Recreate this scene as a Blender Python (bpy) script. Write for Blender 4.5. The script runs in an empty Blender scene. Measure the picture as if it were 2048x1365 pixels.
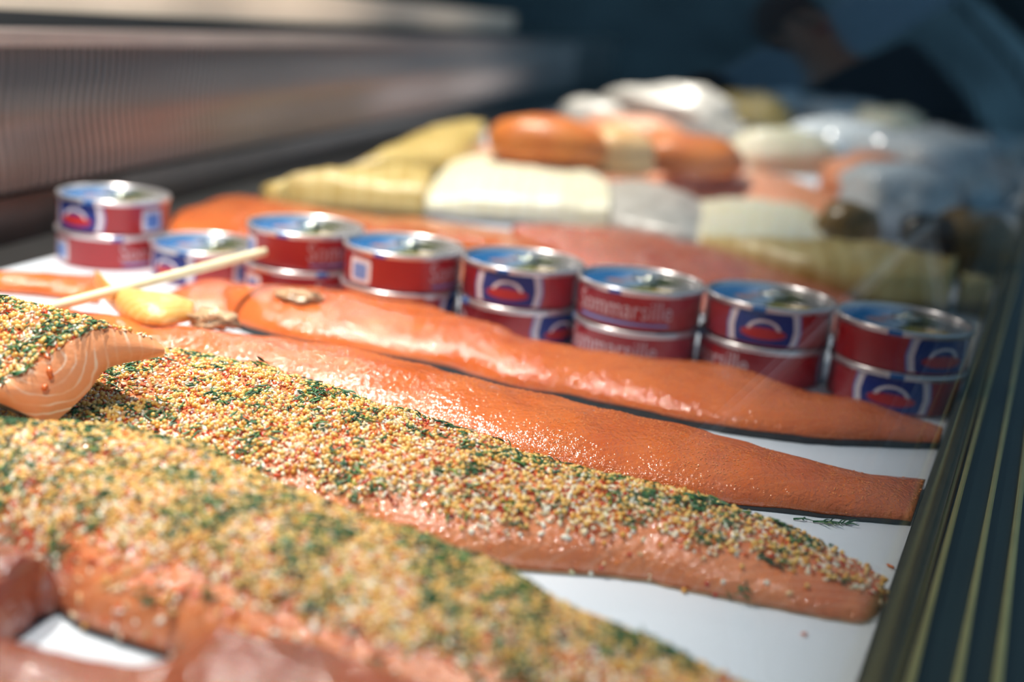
import bpy, bmesh, math, random
import numpy as np
from math import sin, cos, tan, pi, radians, sqrt, atan2
from mathutils import Vector, Matrix, noise

SC = bpy.context.scene
COL = SC.collection
random.seed(7)
RNG = np.random.default_rng(11)

# ------------------------------------------------------------------ camera
FPX, PITCH, ROLL, CAMH = 2418.0, radians(14.9), radians(5.5), 0.235
FW = np.array([0, cos(PITCH), -sin(PITCH)])
R0 = np.array([1.0, 0, 0]); U0 = np.cross(R0, FW)
RT = cos(ROLL) * R0 + sin(ROLL) * U0
UP = -sin(ROLL) * R0 + cos(ROLL) * U0
CO = np.array([0, 0, CAMH])

def ray(px, py):
    return FW + RT * (px - 1024) / FPX - UP * (py - 682.5) / FPX

def P(px, py, z=0.0):
    """point at height z above the display deck seen at photo pixel (px, py)"""
    d = ray(px, py)
    return CO + d * ((z - CO[2]) / d[2])

def PPL(px, py, p0, n):
    """point of the plane (p0, n) seen at photo pixel"""
    d = ray(px, py)
    return CO + d * (np.dot(np.array(p0) - CO, n) / np.dot(d, n))

cam = bpy.data.cameras.new('camera')
cam_o = bpy.data.objects.new('camera', cam); COL.objects.link(cam_o)
m = Matrix.Identity(4)
for i in range(3):
    m[i][0] = RT[i]; m[i][1] = UP[i]; m[i][2] = -FW[i]; m[i][3] = CO[i]
cam_o.matrix_world = m
cam.sensor_width = 36.0
cam.lens = 36.0 * FPX / 2048.0
cam.clip_start = 0.01
cam.clip_end = 200
cam.dof.use_dof = True
cam.dof.focus_distance = 0.635
cam.dof.aperture_fstop = 3.1
SC.camera = cam_o

# ------------------------------------------------------------------ world, lights, exposure
w = bpy.data.worlds.new('world'); SC.world = w; w.use_nodes = True
wn = w.node_tree
wn.nodes['Background'].inputs[0].default_value = (0.30, 0.50, 0.68, 1)     # even blue daylight of the open street
wn.nodes['Background'].inputs[1].default_value = 0.56
SC.view_settings.view_transform = 'Standard'
SC.view_settings.look = 'None'
SC.view_settings.gamma = 1.0
SC.view_settings.use_curve_mapping = False
SC.view_settings.exposure = 0.12
SC.cycles.max_bounces = 6
SC.cycles.transparent_max_bounces = 8

LAMP_COLOR = (1.0, 0.92, 0.82)
LAMPS = [(-0.30, 0.12, 0.92, 30), (-0.38, 0.80, 0.84, 60), (-0.30, 1.36, 0.46, 4), (-0.10, 1.75, 0.80, 44), (0.25, 2.55, 0.80, 62)]   # x, y, z, watts

# ------------------------------------------------------------------ helpers
def link(o, parent=None):
    COL.objects.link(o)
    if parent is not None:
        o.parent = parent
    return o

def tag(o, label=None, cat=None, group=None, kind=None):
    if label: o['label'] = label
    if cat: o['category'] = cat
    if group: o['group'] = group
    if kind: o['kind'] = kind
    return o

def empty(name, loc=(0, 0, 0), rz=0.0):
    o = bpy.data.objects.new(name, None); COL.objects.link(o)
    o.empty_display_size = 0.02
    o.location = loc; o.rotation_euler = (0, 0, rz)
    return o

def mesh_np(name, V, F, mat, parent=None, smooth=True):
    me = bpy.data.meshes.new(name)
    V = np.asarray(V, dtype=np.float32)
    if isinstance(F, np.ndarray):
        n, k = F.shape
        me.vertices.add(len(V)); me.vertices.foreach_set('co', V.ravel())
        me.loops.add(n * k); me.loops.foreach_set('vertex_index', F.astype(np.int32).ravel())
        me.polygons.add(n); me.polygons.foreach_set('loop_start', np.arange(0, n * k, k, dtype=np.int32))
        me.update(calc_edges=True)
    else:
        me.from_pydata([tuple(v) for v in V], [], F)
    if smooth:
        me.polygons.foreach_set('use_smooth', np.ones(len(me.polygons), dtype=bool))
    me.materials.append(mat)
    o = bpy.data.objects.new(name, me)
    if parent is not None:
        link(o, parent)
        o.matrix_parent_inverse = Matrix.Identity(4)
    else:
        link(o)
    return o

def bm_obj(name, bm, mat, parent=None, smooth=False):
    bmesh.ops.recalc_face_normals(bm, faces=bm.faces)
    me = bpy.data.meshes.new(name); bm.to_mesh(me); bm.free()
    if smooth:
        me.polygons.foreach_set('use_smooth', np.ones(len(me.polygons), dtype=bool))
    me.materials.append(mat)
    o = bpy.data.objects.new(name, me)
    return link(o, parent)

def bm_box(bm, lo, hi, M=None):
    vs = [bm.verts.new((x, y, z)) for x in (lo[0], hi[0]) for y in (lo[1], hi[1]) for z in (lo[2], hi[2])]
    for f in ((0, 1, 3, 2), (4, 6, 7, 5), (0, 4, 5, 1), (2, 3, 7, 6), (0, 2, 6, 4), (1, 5, 7, 3)):
        bm.faces.new([vs[i] for i in f])
    if M is not None:
        bmesh.ops.transform(bm, matrix=M, verts=vs)
    return vs

def lathe(prof, n=48):
    V, F = [], []
    for r, z in prof:
        for k in range(n):
            a = 2 * pi * k / n
            V.append((r * cos(a), r * sin(a), z))
    m_ = len(prof)
    for i in range(m_ - 1):
        for k in range(n):
            k2 = (k + 1) % n
            F.append((i * n + k, i * n + k2, (i + 1) * n + k2, (i + 1) * n + k))
    return V, F

def crom(pts, ss):
    """Catmull-Rom through pts (n,d) at parameters ss in 0..1"""
    pts = np.asarray(pts, float); n = len(pts)
    out = np.empty((len(ss), pts.shape[1]))
    for q, s in enumerate(ss):
        x = s * (n - 1); i = min(int(x), n - 2); t = x - i
        p1, p2 = pts[i], pts[i + 1]
        p0 = pts[i - 1] if i > 0 else 2 * p1 - p2
        p3 = pts[i + 2] if i + 2 < n else 2 * p2 - p1
        out[q] = 0.5 * (2 * p1 + (p2 - p0) * t + (2 * p0 - 5 * p1 + 4 * p2 - p3) * t * t + (3 * p1 - p0 - 3 * p2 + p3) * t ** 3)
    return out

# ------------------------------------------------------------------ materials
def newmat(name):
    mt = bpy.data.materials.new(name); mt.use_nodes = True
    nt = mt.node_tree
    return mt, nt, nt.nodes['Principled BSDF']

def N(nt, typ, **kw):
    n = nt.nodes.new(typ)
    for k, v in kw.items():
        setattr(n, k, v)
    return n

def ramp(nt, stops):
    r = nt.nodes.new('ShaderNodeValToRGB')
    e = r.color_ramp.elements
    while len(e) < len(stops):
        e.new(0.5)
    for i, (p, c) in enumerate(stops):
        e[i].position = p; e[i].color = (*c, 1) if len(c) == 3 else c
    return r

def noise_tex(nt, scale, detail=3, rough=0.5, coord=None, dist=0.0):
    t = nt.nodes.new('ShaderNodeTexNoise')
    t.inputs['Scale'].default_value = scale; t.inputs['Detail'].default_value = detail
    t.inputs['Roughness'].default_value = rough; t.inputs['Distortion'].default_value = dist
    if coord is not None:
        nt.links.new(coord, t.inputs['Vector'])
    return t

def bump(nt, bsdf, hgt, strength, dist, prev=None):
    b = nt.nodes.new('ShaderNodeBump')
    b.inputs['Strength'].default_value = strength; b.inputs['Distance'].default_value = dist
    nt.links.new(hgt, b.inputs['Height'])
    if prev is not None:
        nt.links.new(prev.outputs[0], b.inputs['Normal'])
    nt.links.new(b.outputs[0], bsdf.inputs['Normal'])
    return b

def plain(name, col, rough=0.5, metal=0.0, var=0.12, nscale=60, bumps=0.0, spec=0.5):
    mt, nt, b = newmat(name)
    tc = N(nt, 'ShaderNodeTexCoord')
    t = noise_tex(nt, nscale, 3, 0.55, tc.outputs['Object'])
    lo = tuple(c * (1 - var) for c in col); hi = tuple(min(1, c * (1 + var)) for c in col)
    r = ramp(nt, [(0.3, lo), (0.7, hi)])
    nt.links.new(t.outputs['Fac'], r.inputs[0]); nt.links.new(r.outputs[0], b.inputs['Base Color'])
    b.inputs['Roughness'].default_value = rough; b.inputs['Metallic'].default_value = metal
    b.inputs['Specular IOR Level'].default_value = spec
    if bumps:
        bump(nt, b, t.outputs['Fac'], bumps, 0.001)
    return mt

def flesh_mat(name, c_lo, c_hi, fat=(0.9, 0.55, 0.36), fat_amt=0.5, freq=26.0, rough=0.14, glint=0.55, skew=2.0, sss=0.12, grain=380, coat=0.8):
    """wet fish flesh: fat lines in chevrons along the fillet (UV in metres), fine wet relief"""
    mt, nt, b = newmat(name)
    tc = N(nt, 'ShaderNodeTexCoord')
    sep = N(nt, 'ShaderNodeSeparateXYZ'); nt.links.new(tc.outputs['UV'], sep.inputs[0])
    ab = N(nt, 'ShaderNodeMath', operation='ABSOLUTE'); nt.links.new(sep.outputs[1], ab.inputs[0])
    mul = N(nt, 'ShaderNodeMath', operation='MULTIPLY_ADD'); nt.links.new(ab.outputs[0], mul.inputs[0])
    mul.inputs[1].default_value = skew; nt.links.new(sep.outputs[0], mul.inputs[2])
    cmb = N(nt, 'ShaderNodeCombineXYZ'); nt.links.new(mul.outputs[0], cmb.inputs[0]); nt.links.new(sep.outputs[1], cmb.inputs[1])
    wv = N(nt, 'ShaderNodeTexWave'); wv.inputs['Scale'].default_value = freq; wv.inputs['Distortion'].default_value = 1.6
    wv.inputs['Detail'].default_value = 2; wv.inputs['Detail Scale'].default_value = 1.5
    nt.links.new(cmb.outputs[0], wv.inputs['Vector'])
    lr = ramp(nt, [(0.80, (0, 0, 0)), (1.0, (1, 1, 1))]); nt.links.new(wv.outputs['Fac'], lr.inputs[0])
    n1 = noise_tex(nt, 22, 4, 0.55, tc.outputs['Object'])
    cr = ramp(nt, [(0.3, c_lo), (0.72, c_hi)]); nt.links.new(n1.outputs['Fac'], cr.inputs[0])
    fm = N(nt, 'ShaderNodeMath', operation='MULTIPLY'); nt.links.new(lr.outputs[0], fm.inputs[0]); fm.inputs[1].default_value = fat_amt
    mx = N(nt, 'ShaderNodeMix', data_type='RGBA'); nt.links.new(fm.outputs[0], mx.inputs['Factor'])
    nt.links.new(cr.outputs[0], mx.inputs['A']); mx.inputs['B'].default_value = (*fat, 1)
    nt.links.new(mx.outputs['Result'], b.inputs['Base Color'])
    b.inputs['Roughness'].default_value = rough
    b.inputs['Coat Weight'].default_value = coat; b.inputs['Coat Roughness'].default_value = 0.07
    b.inputs['Subsurface Weight'].default_value = sss
    b.inputs['Subsurface Radius'].default_value = (0.010, 0.004, 0.002)
    b.inputs['Subsurface Scale'].default_value = 0.6
    n2 = noise_tex(nt, grain, 2, 0.6, tc.outputs['Object'])
    n3 = noise_tex(nt, 75, 3, 0.6, tc.outputs['Object'])
    b1 = bump(nt, b, n3.outputs['Fac'], glint * 0.8, 0.0035)
    b2_ = bump(nt, b, n2.outputs['Fac'], glint, 0.0020, b1)
    nt.links.new(b2_.outputs[0], b.inputs['Coat Normal'])
    return mt

def island_mat(name, stops, rough=0.3, sss=0.0, trans=0.0, coat=0.0):
    """small bits: colour drawn per loose piece"""
    mt, nt, b = newmat(name)
    g = N(nt, 'ShaderNodeNewGeometry')
    r = ramp(nt, stops); nt.links.new(g.outputs['Random Per Island'], r.inputs[0])
    nt.links.new(r.outputs[0], b.inputs['Base Color'])
    b.inputs['Roughness'].default_value = rough
    b.inputs['Subsurface Weight'].default_value = sss
    b.inputs['Subsurface Radius'].default_value = (0.003, 0.002, 0.001)
    b.inputs['Coat Weight'].default_value = coat
    b.inputs['Coat Roughness'].default_value = 0.12
    return mt

M_SALMON = flesh_mat('salmon_flesh', (0.66, 0.125, 0.026), (0.82, 0.21, 0.05), fat=(0.86, 0.36, 0.16), fat_amt=0.10)
M_SALMON_PALE = flesh_mat('salmon_pale', (0.78, 0.27, 0.12), (0.88, 0.38, 0.20), fat=(0.95, 0.72, 0.58), fat_amt=0.35, freq=20, coat=0.1, rough=0.38)
M_SALMON_DARK = flesh_mat('salmon_cured_dark', (0.22, 0.04, 0.02), (0.40, 0.09, 0.04), fat_amt=0.15, glint=1.0, grain=220)
M_SALMON_RED = flesh_mat('salmon_red', (0.62, 0.11, 0.06), (0.74, 0.18, 0.10), fat_amt=0.15, glint=0.9)
M_CURED = flesh_mat('salmon_under_coating', (0.66, 0.17, 0.06), (0.80, 0.30, 0.13), fat=(0.9, 0.5, 0.33), fat_amt=0.22, freq=34, glint=0.6)
M_GOLD = flesh_mat('smoked_gold_flesh', (0.48, 0.32, 0.08), (0.70, 0.52, 0.20), fat=(0.8, 0.66, 0.3), fat_amt=0.5, freq=14, glint=0.3, skew=0.0, coat=0.1, rough=0.38)
M_CREAM = flesh_mat('smoked_cream_flesh', (0.84, 0.78, 0.55), (0.92, 0.88, 0.72), fat=(0.72, 0.62, 0.32), fat_amt=0.45, freq=16, glint=0.3, skew=0.0, coat=0.1, rough=0.38)
M_FLAP = flesh_mat('golden_belly_flap', (0.72, 0.34, 0.07), (0.86, 0.50, 0.15), fat=(0.95, 0.75, 0.4), fat_amt=0.35, freq=30, glint=0.35, coat=0.1, rough=0.38)
M_SKIN = plain('dark_fish_skin', (0.018, 0.022, 0.024), 0.3, var=0.4, nscale=240, bumps=0.4)
M_SKIN_SILVER = plain('silver_fish_skin', (0.22, 0.23, 0.25), 0.3, metal=0.35, var=0.5, nscale=120, bumps=0.4)
M_SKIN_PALE = plain('pale_tan_skin', (0.50, 0.34, 0.22), 0.35, var=0.3, nscale=120, bumps=0.4)
M_SKIN_BROWN = plain('brown_smoked_skin', (0.20, 0.12, 0.035), 0.32, var=0.4, nscale=120, bumps=0.4)
M_SEED = island_mat('mustard_seed', [(0.0, (0.80, 0.36, 0.05)), (0.45, (0.90, 0.52, 0.12)), (1.0, (0.94, 0.68, 0.26))], 0.3, coat=0.5)
M_ONION = island_mat('onion_bit', [(0.0, (0.84, 0.52, 0.26)), (0.35, (0.90, 0.74, 0.50)), (0.75, (0.94, 0.88, 0.76)), (0.93, (0.92, 0.86, 0.74)), (1.0, (0.50, 0.46, 0.07))], 0.22, sss=0.1, coat=0.6)
M_CHILI = island_mat('red_pepper_flake', [(0.0, (0.55, 0.03, 0.015)), (0.4, (0.74, 0.09, 0.02)), (0.8, (0.84, 0.24, 0.04)), (0.95, (0.55, 0.05, 0.03)), (1.0, (0.10, 0.02, 0.03))], 0.25, coat=0.6)
M_DILL = island_mat('chopped_dill', [(0.0, (0.015, 0.06, 0.028)), (0.5, (0.03, 0.13, 0.05)), (0.85, (0.07, 0.21, 0.07)), (1.0, (0.22, 0.34, 0.05))], 0.4)
M_GLINT_BEAD = plain('glint_bead', (0.80, 0.26, 0.09), 0.05, var=0.1)  # for the beads put in to make glints on wet salmon
M_PAPER = plain('white_butcher_paper', (0.74, 0.79, 0.88), 0.34, var=0.02, nscale=8, bumps=0.3)
M_STEEL = plain('deck_steel', (0.17, 0.165, 0.165), 0.35, metal=0.9, var=0.1, nscale=20)
M_GRILLE = plain('grille_steel', (0.36, 0.29, 0.27), 0.30, metal=0.8, var=0.15, nscale=30)
M_GRILLE_BACK = plain('grille_backing', (0.006, 0.006, 0.007), 0.6)
M_KICK = plain('kick_plate_steel', (0.06, 0.05, 0.05), 0.28, metal=0.9, var=0.15, nscale=30)
M_LEDGE = plain('ledge_steel', (0.50, 0.42, 0.41), 0.32, metal=0.7, var=0.06, nscale=12)
M_BOARD = plain('cream_board', (0.74, 0.60, 0.48), 0.45, var=0.06, nscale=6)
M_BLACK = plain('shade_and_eye_black', (0.012, 0.014, 0.016), 0.5)  # black for the painted shade under the counter board, and for eyes
M_DARKWALL = plain('dark_shop_wall', (0.018, 0.032, 0.042), 0.7, var=0.3, nscale=2)
M_RAIL = plain('rail_bronze', (0.17, 0.145, 0.085), 0.38, metal=0.6, var=0.15, nscale=30)
M_RAIL_DARK = plain('rail_dark_groove', (0.006, 0.014, 0.014), 0.38, metal=0.0, var=0.2, nscale=10)
M_RAIL_GOLD = plain('rail_brass_rib', (0.78, 0.56, 0.20), 0.24, metal=0.85, var=0.1, nscale=30)
M_WOOD = plain('pale_wood_skewer', (0.92, 0.82, 0.54), 0.55, var=0.08, nscale=90)
M_STREAK_ORANGE = plain('orange_reflection_streak', (0.70, 0.30, 0.08), 0.5, var=0.1, nscale=90)  # colour of an orange streak mirrored in the glass
M_CAN_RED = plain('can_red_print', (0.42, 0.018, 0.022), 0.34, var=0.04, nscale=20)
M_RIM = plain('can_rim_tin', (0.72, 0.68, 0.70), 0.30, metal=0.75, var=0.05, nscale=40)
M_TAB = plain('can_tab_tin', (0.55, 0.58, 0.55), 0.18, metal=1.0, var=0.05, nscale=40)
M_BLUE = plain('print_blue', (0.012, 0.035, 0.22), 0.35, var=0.05)
M_BLUE_LIGHT = plain('print_light_blue', (0.16, 0.28, 0.62), 0.35, var=0.05)
M_BLUE_MARK = plain('print_mark_blue', (0.01, 0.11, 0.36), 0.35, var=0.05)
M_WHITE = plain('print_white', (0.78, 0.70, 0.74), 0.38, var=0.03)
M_TEXT = plain('print_pale_pink', (0.62, 0.46, 0.50), 0.4, var=0.05)
M_PRINT_RED = plain('print_red', (0.50, 0.03, 0.03), 0.35, var=0.08)
M_GREYWHITE = plain('grey_white_fish', (0.52, 0.49, 0.45), 0.35, var=0.25, nscale=40, bumps=0.4)
M_ORANGE_CHUNK = flesh_mat('orange_smoked_chunk', (0.62, 0.15, 0.025), (0.78, 0.26, 0.05), fat_amt=0.2, glint=0.3, coat=0.1, rough=0.38)
M_APRICOT = flesh_mat('apricot_chunk', (0.84, 0.46, 0.18), (0.92, 0.66, 0.36), fat_amt=0.3, glint=0.3, coat=0.1, rough=0.38)
M_WRAP_HAZE = plain('wrap_and_haze', (0.62, 0.68, 0.74), 0.15, var=0.2, nscale=18, bumps=0.6)  # wrap, and the bluish haze painted as two made-up lumps
M_LAMP = plain('lamp_housing', (0.05, 0.05, 0.055), 0.4, metal=0.5)
M_STREET = plain('street_asphalt', (0.06, 0.06, 0.065), 0.85, var=0.25, nscale=3)
M_FACADE = plain('street_facade', (0.34, 0.50, 0.60), 0.8, var=0.8, nscale=0.5)
M_SKIN_TONE = plain('skin_tone', (0.55, 0.30, 0.20), 0.5, var=0.05)
M_NAVY = plain('navy_cloth', (0.010, 0.016, 0.035), 0.8, var=0.2)
M_PALEBLUE = plain('pale_blue_cloth', (0.46, 0.66, 0.86), 0.8, var=0.1)
M_WHITEBAR = plain('white_painted_steel', (0.85, 0.86, 0.88), 0.4, var=0.03)
M_HAIR = plain('brown_hair', (0.10, 0.04, 0.025), 0.6, var=0.2)
M_AWNING = plain('pale_awning_cloth', (0.80, 0.86, 0.90), 0.8, var=0.05)
M_CANOPY = plain('canopy_cloth', (0.20, 0.22, 0.24), 0.8, var=0.05)

# ------------------------------------------------------------------ setting
AZR = radians(23.0)                       # the front rail runs 23 degrees right of straight ahead
RD = np.array([sin(AZR), cos(AZR), 0]); RNORM = np.array([cos(AZR), -sin(AZR), 0])   # outward
AZW = radians(10.5)                       # the back wall
WD = np.array([sin(AZW), cos(AZW), 0]); WN = np.array([cos(AZW), -sin(AZW), 0])      # into the case
W0 = np.array([-0.459, 1.044, 0.0])

def frame_matrix(d, n, o):
    """x along n, y along d"""
    mm = Matrix.Identity(4)
    for i in range(3):
        mm[i][0] = n[i]; mm[i][1] = d[i]; mm[i][2] = (0, 0, 1)[i]; mm[i][3] = o[i]
    return mm

MR = frame_matrix(RD, RNORM, np.array([0, 0, 0]))      # u = outward offset from the camera's plumb line, v along
MW = frame_matrix(WD, WN, W0)

def poly_slab(name, pts, z0, z1, mat, parent=None):
    bm = bmesh.new()
    lo = [bm.verts.new((p[0], p[1], z0)) for p in pts]; hi = [bm.verts.new((p[0], p[1], z1)) for p in pts]
    bm.faces.new(hi); bm.faces.new(lo[::-1])
    n = len(pts)
    for i in range(n):
        bm.faces.new((lo[i], lo[(i + 1) % n], hi[(i + 1) % n], hi[i]))
    return bm_obj(name, bm, mat, parent)

def rp(u, v): return np.array([0, 0, 0]) + RNORM * u + RD * v
def wp(u, v): return W0 + WN * u + WD * v

VFAR = 4.2
deck = poly_slab('display_deck', [rp(0.08, -0.6), rp(0.08, 5.3), wp(-0.05, VFAR), wp(-0.05, -1.9)], -0.06, -0.0012, M_STEEL)
tag(deck, 'grey steel display deck under the white paper and fish', 'counter')
paper = poly_slab('butcher_paper', [rp(-0.031, -0.2), rp(-0.031, 4.6), wp(0.10, 3.6), wp(0.07, 0.14), wp(0.055, -0.12), wp(0.055, -1.6)], -0.001, 0.0, M_PAPER)
tag(paper, 'white butcher paper spread over the deck beneath the fish', 'paper')
street = poly_slab('floor', [(-6, -6), (30, -6), (30, 30), (-6, 30)], -1.0, -0.95, M_STREET); tag(street, kind='structure')
fw_ = poly_slab('wall_far', [(-4, 5.6), (2.3, 5.6), (2.3, 5.8), (-4, 5.8)], -0.95, 2.6, M_DARKWALL); tag(fw_, kind='structure')
lw_ = poly_slab('wall_left', [(-2.4, -3), (-2.2, -3), (-1.6, 5.6), (-1.8, 5.6)], -0.95, 2.6, M_DARKWALL); tag(lw_, kind='structure')
cl_ = poly_slab('added_canopy', [(-2.4, -3), (-0.55, -3), (0.6, 5.8), (-2.4, 5.8)], 1.75, 1.79, M_CANOPY); tag(cl_, kind='structure')  # unseen canopy, added to block sky light from above

fac = poly_slab('wall_right', [(1.5, 16.0), (16, 6.0), (16, 7.0), (2.2, 17.0)], -0.95, 7.0, M_FACADE); tag(fac, kind='structure')

# back panel of the case with its wavy ventilation grille
panel = empty('grille_panel', tuple(W0)); panel.rotation_euler = (0, 0, -AZW)
tag(panel, 'dark steel back panel with wavy vertical ventilation ribs behind the cans', 'grille')
def wbox(name, u0, u1, v0, v1, z0, z1, mat, parent):
    bm = bmesh.new(); bm_box(bm, (u0, v0, z0), (u1, v1, z1)); return bm_obj(name, bm, mat, parent)
GZ0, GZ1 = 0.045, 0.172
wbox('backing', -0.03, -0.012, -1.6, 4.2, 0.0, GZ1 + 0.004, M_GRILLE_BACK, panel)
wbox('kick_plate', -0.006, 0.004, -1.6, 4.2, -0.001, GZ0 - 0.004, M_KICK, panel)
wbox('top_lip', -0.03, 0.006, -1.6, 4.2, GZ1, GZ1 + 0.013, M_LEDGE, panel)
SEG = 10
sv, sf = [], []
for i in range(SEG + 1):
    s = i / SEG; z = GZ0 + (GZ1 - GZ0) * s
    yy = 0.0044 * sin(2 * pi * (1.25 * s + 0.1)); wd = 0.0031
    sv += [(-0.0024, yy - wd, z), (0.0, yy - wd * 0.6, z), (0.0, yy + wd * 0.6, z), (-0.0024, yy + wd, z)]
for i in range(SEG):
    a = 4 * i
    for k in range(3):
        sf.append((a + k, a + k + 1, a + 5 + k, a + 4 + k))
slat0 = mesh_np('rib', sv, sf, M_GRILLE, panel)
PITCH_S = 0.0136
slat0.location = (0, -0.32, 0)
for i in range(1, 260):
    c = slat0.copy(); COL.objects.link(c); c.parent = panel; c.location = (0, -0.32 + i * PITCH_S, 0)
wbox('rib_field', -0.003, -0.0005, -0.32 + 260 * PITCH_S, 4.2, GZ0, GZ1, M_GRILLE, panel)

# service counter above the back panel
cnt = empty('service_counter', tuple(W0)); cnt.rotation_euler = (0, 0, -AZW)
tag(cnt, 'cream topped service counter above the ribbed back panel', 'counter')
wbox('gap_shade_block', -0.30, -0.035, -1.6, 4.2, 0.10, 0.200, M_BLACK, cnt)  # solid black block painting the shade of the recess under the board
wbox('counter_board', -0.50, -0.045, -1.6, 2.35, 0.200, 0.245, M_BOARD, cnt)
wbox('counter_base', -0.45, -0.30, -1.6, 4.2, -0.9, 0.20, M_DARKWALL, cnt)

# front rail: inner bronze strip, dark grooves, brass ribs
rail = empty('front_rail', (0, 0, 0)); rail.rotation_euler = (0, 0, -AZR)
tag(rail, 'dark front rail with bronze edge strip and brass ribs along the display', 'rail')
V0, V1 = -0.4, 5.2
def rbox(name, u0, u1, z0, z1, mat):
    bm = bmesh.new(); vs = bm_box(bm, (u0, V0, z0), (u1, V1, z1))
    bmesh.ops.bevel(bm, geom=[e for e in bm.edges], offset=min(u1 - u0, z1 - z0) * 0.25, segments=2, affect='EDGES')
    return bm_obj(name, bm, mat, rail)
rbox('channel_body', -0.0275, 0.080, -0.055, 0.014, M_RAIL_DARK)
rbox('edge_strip', -0.0285, -0.0168, -0.02, 0.018, M_RAIL)
rbox('rib', -0.0126, -0.0100, 0.010, 0.0195, M_RAIL_GOLD)
rbox('rib', 0.0026, 0.0054, 0.010, 0.0195, M_RAIL_GOLD)
rbox('rib', 0.0158, 0.0190, 0.010, 0.0195, M_RAIL_GOLD)

# ------------------------------------------------------------------ fillets
ALLF = {}
def make_fillet(name, label, cat, st, mat, skin=M_SKIN, z0=0.0, e=0.55, M_=90, K=26, round_ends=(0.0, 0.0), group=None,
                skin_h=0.0022, lump=0.05, zf=0.97, ext=0.20, dz=None, seed=0, pn=0.42, pf=0.26):
    pk = (pn / (pn + pf)) ** pn * (pf / (pn + pf)) ** pf
    st = np.array(st, float)
    Ns = np.array([P(a[0], a[1], z0 + 0.002) for a in st]); Fs = np.array([P(a[2], a[3], z0 + zf * a[4]) for a in st])
    Fs[:, :2] += (Fs - Ns)[:, :2] * ext
    dat = np.hstack([Ns[:, :2], Fs[:, :2], st[:, 4:5]])
    ss = np.linspace(0, 1, M_)
    dat = crom(dat, ss)
    ctr = 0.25 * (dat[0, :2] + dat[0, 2:4] + dat[-1, :2] + dat[-1, 2:4])
    root = empty(name, (ctr[0], ctr[1], z0))
    tag(root, label, cat, group)
    G = np.zeros((M_, K + 1, 3)); UV = np.zeros((M_, K + 1, 2)); run = 0.0
    for i in range(M_):
        n_, f_ = dat[i, :2] - ctr, dat[i, 2:4] - ctr; T = max(dat[i, 4], 0.003)
        if i: run += np.linalg.norm((dat[i, :2] + dat[i, 2:4] - dat[i - 1, :2] - dat[i - 1, 2:4]) / 2)
        s = ss[i]; g = 1.0
        for d_, r_ in ((s, round_ends[0]), (1 - s, round_ends[1])):
            if r_ > 0 and d_ < r_:
                g = min(g, sqrt(max(0.0, 1 - (1 - d_ / r_) ** 2)) * 0.97 + 0.03)
        if g < 1:                                   # narrow towards a rounded end
            c_ = (n_ + f_) / 2; q = 0.35 + 0.65 * g
            n_, f_ = c_ + (n_ - c_) * q, c_ + (f_ - c_) * q
        wid = np.linalg.norm(f_ - n_)
        for k in range(K + 1):
            a = pi * k / K; t = (1 - cos(a)) / 2
            p = n_ + (f_ - n_) * t
            uw = (p + ctr) @ RNORM[:2]
            if uw > -0.0312: p = p - RNORM[:2] * (uw + 0.0312)
            h = T * g * (t ** pn * (1 - t) ** pf) / pk if 0 < k < K else 0.0
            nz = noise.noise(Vector((p[0] * 30 + seed, p[1] * 30, seed * 3.1))) + 0.5 * noise.noise(Vector((p[0] * 75, p[1] * 75 + seed, 5.0)))
            h *= 1 + lump * 2.2 * nz
            if dz is not None: h += dz(s, t, T) if 0 < k < K else 0.0
            ed = 0.0012 * noise.noise(Vector((run * 90, seed + (9 if t > .5 else 0), 1.0))) * (1 if k in (0, K) else 0.3)
            G[i, k] = (p[0], p[1] + ed, skin_h * 0.8 + h); UV[i, k] = (run, (t - 0.5) * wid)
    V = G.reshape(-1, 3); KK = K + 1
    idx = np.arange(M_ * KK).reshape(M_, KK)
    q = np.stack([idx[:-1, :-1], idx[1:, :-1], idx[1:, 1:], idx[:-1, 1:]], -1).reshape(-1, 4)
    faces = [tuple(r) for r in q]
    for i in range(M_ - 1):
        faces.append((idx[i, 0], idx[i, K], idx[i + 1, K], idx[i + 1, 0]))
    faces.append(tuple(idx[0, :])); faces.append(tuple(idx[-1, ::-1]))
    fl = mesh_np('flesh', V, faces, mat, root)
    uvl = fl.data.uv_layers.new(name='UVMap')
    li = np.empty(len(fl.data.loops), dtype=np.int32); fl.data.loops.foreach_get('vertex_index', li)
    uvl.data.foreach_set('uv', UV.reshape(-1, 2)[li].astype(np.float32).ravel())
    bm = bmesh.new(); bm.from_mesh(fl.data); bmesh.ops.recalc_face_normals(bm, faces=bm.faces); bm.to_mesh(fl.data); bm.free()
    if skin is not None:
        SV, SF = [], []
        for i in range(M_):
            a, b = G[i, 0].copy(), G[i, K].copy(); d = (b - a); d[2] = 0; L = np.linalg.norm(d) + 1e-9; d /= L
            off = 0.0005
            for p in (a - d * off, b + d * off):
                SV.append((p[0], p[1], 0.0002)); SV.append((p[0], p[1], skin_h * (1 + 0.35 * noise.noise(Vector((p[0] * 40, p[1] * 40, seed))))))
        for i in range(M_ - 1):
            a, b = 4 * i, 4 * i + 4
            SF += [(a, a + 1, b + 1, b), (a + 1, a + 3, b + 3, b + 1), (a + 3, a + 2, b + 2, b + 3), (a + 2, a, b, b + 2)]
        SF += [(0, 2, 3, 1), (4 * M_ - 4, 4 * M_ - 3, 4 * M_ - 1, 4 * M_ - 2)]
        mesh_np('skin', SV, SF, skin, root, smooth=False)
    ALLF[label] = (root, G)
    return root, G

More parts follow.
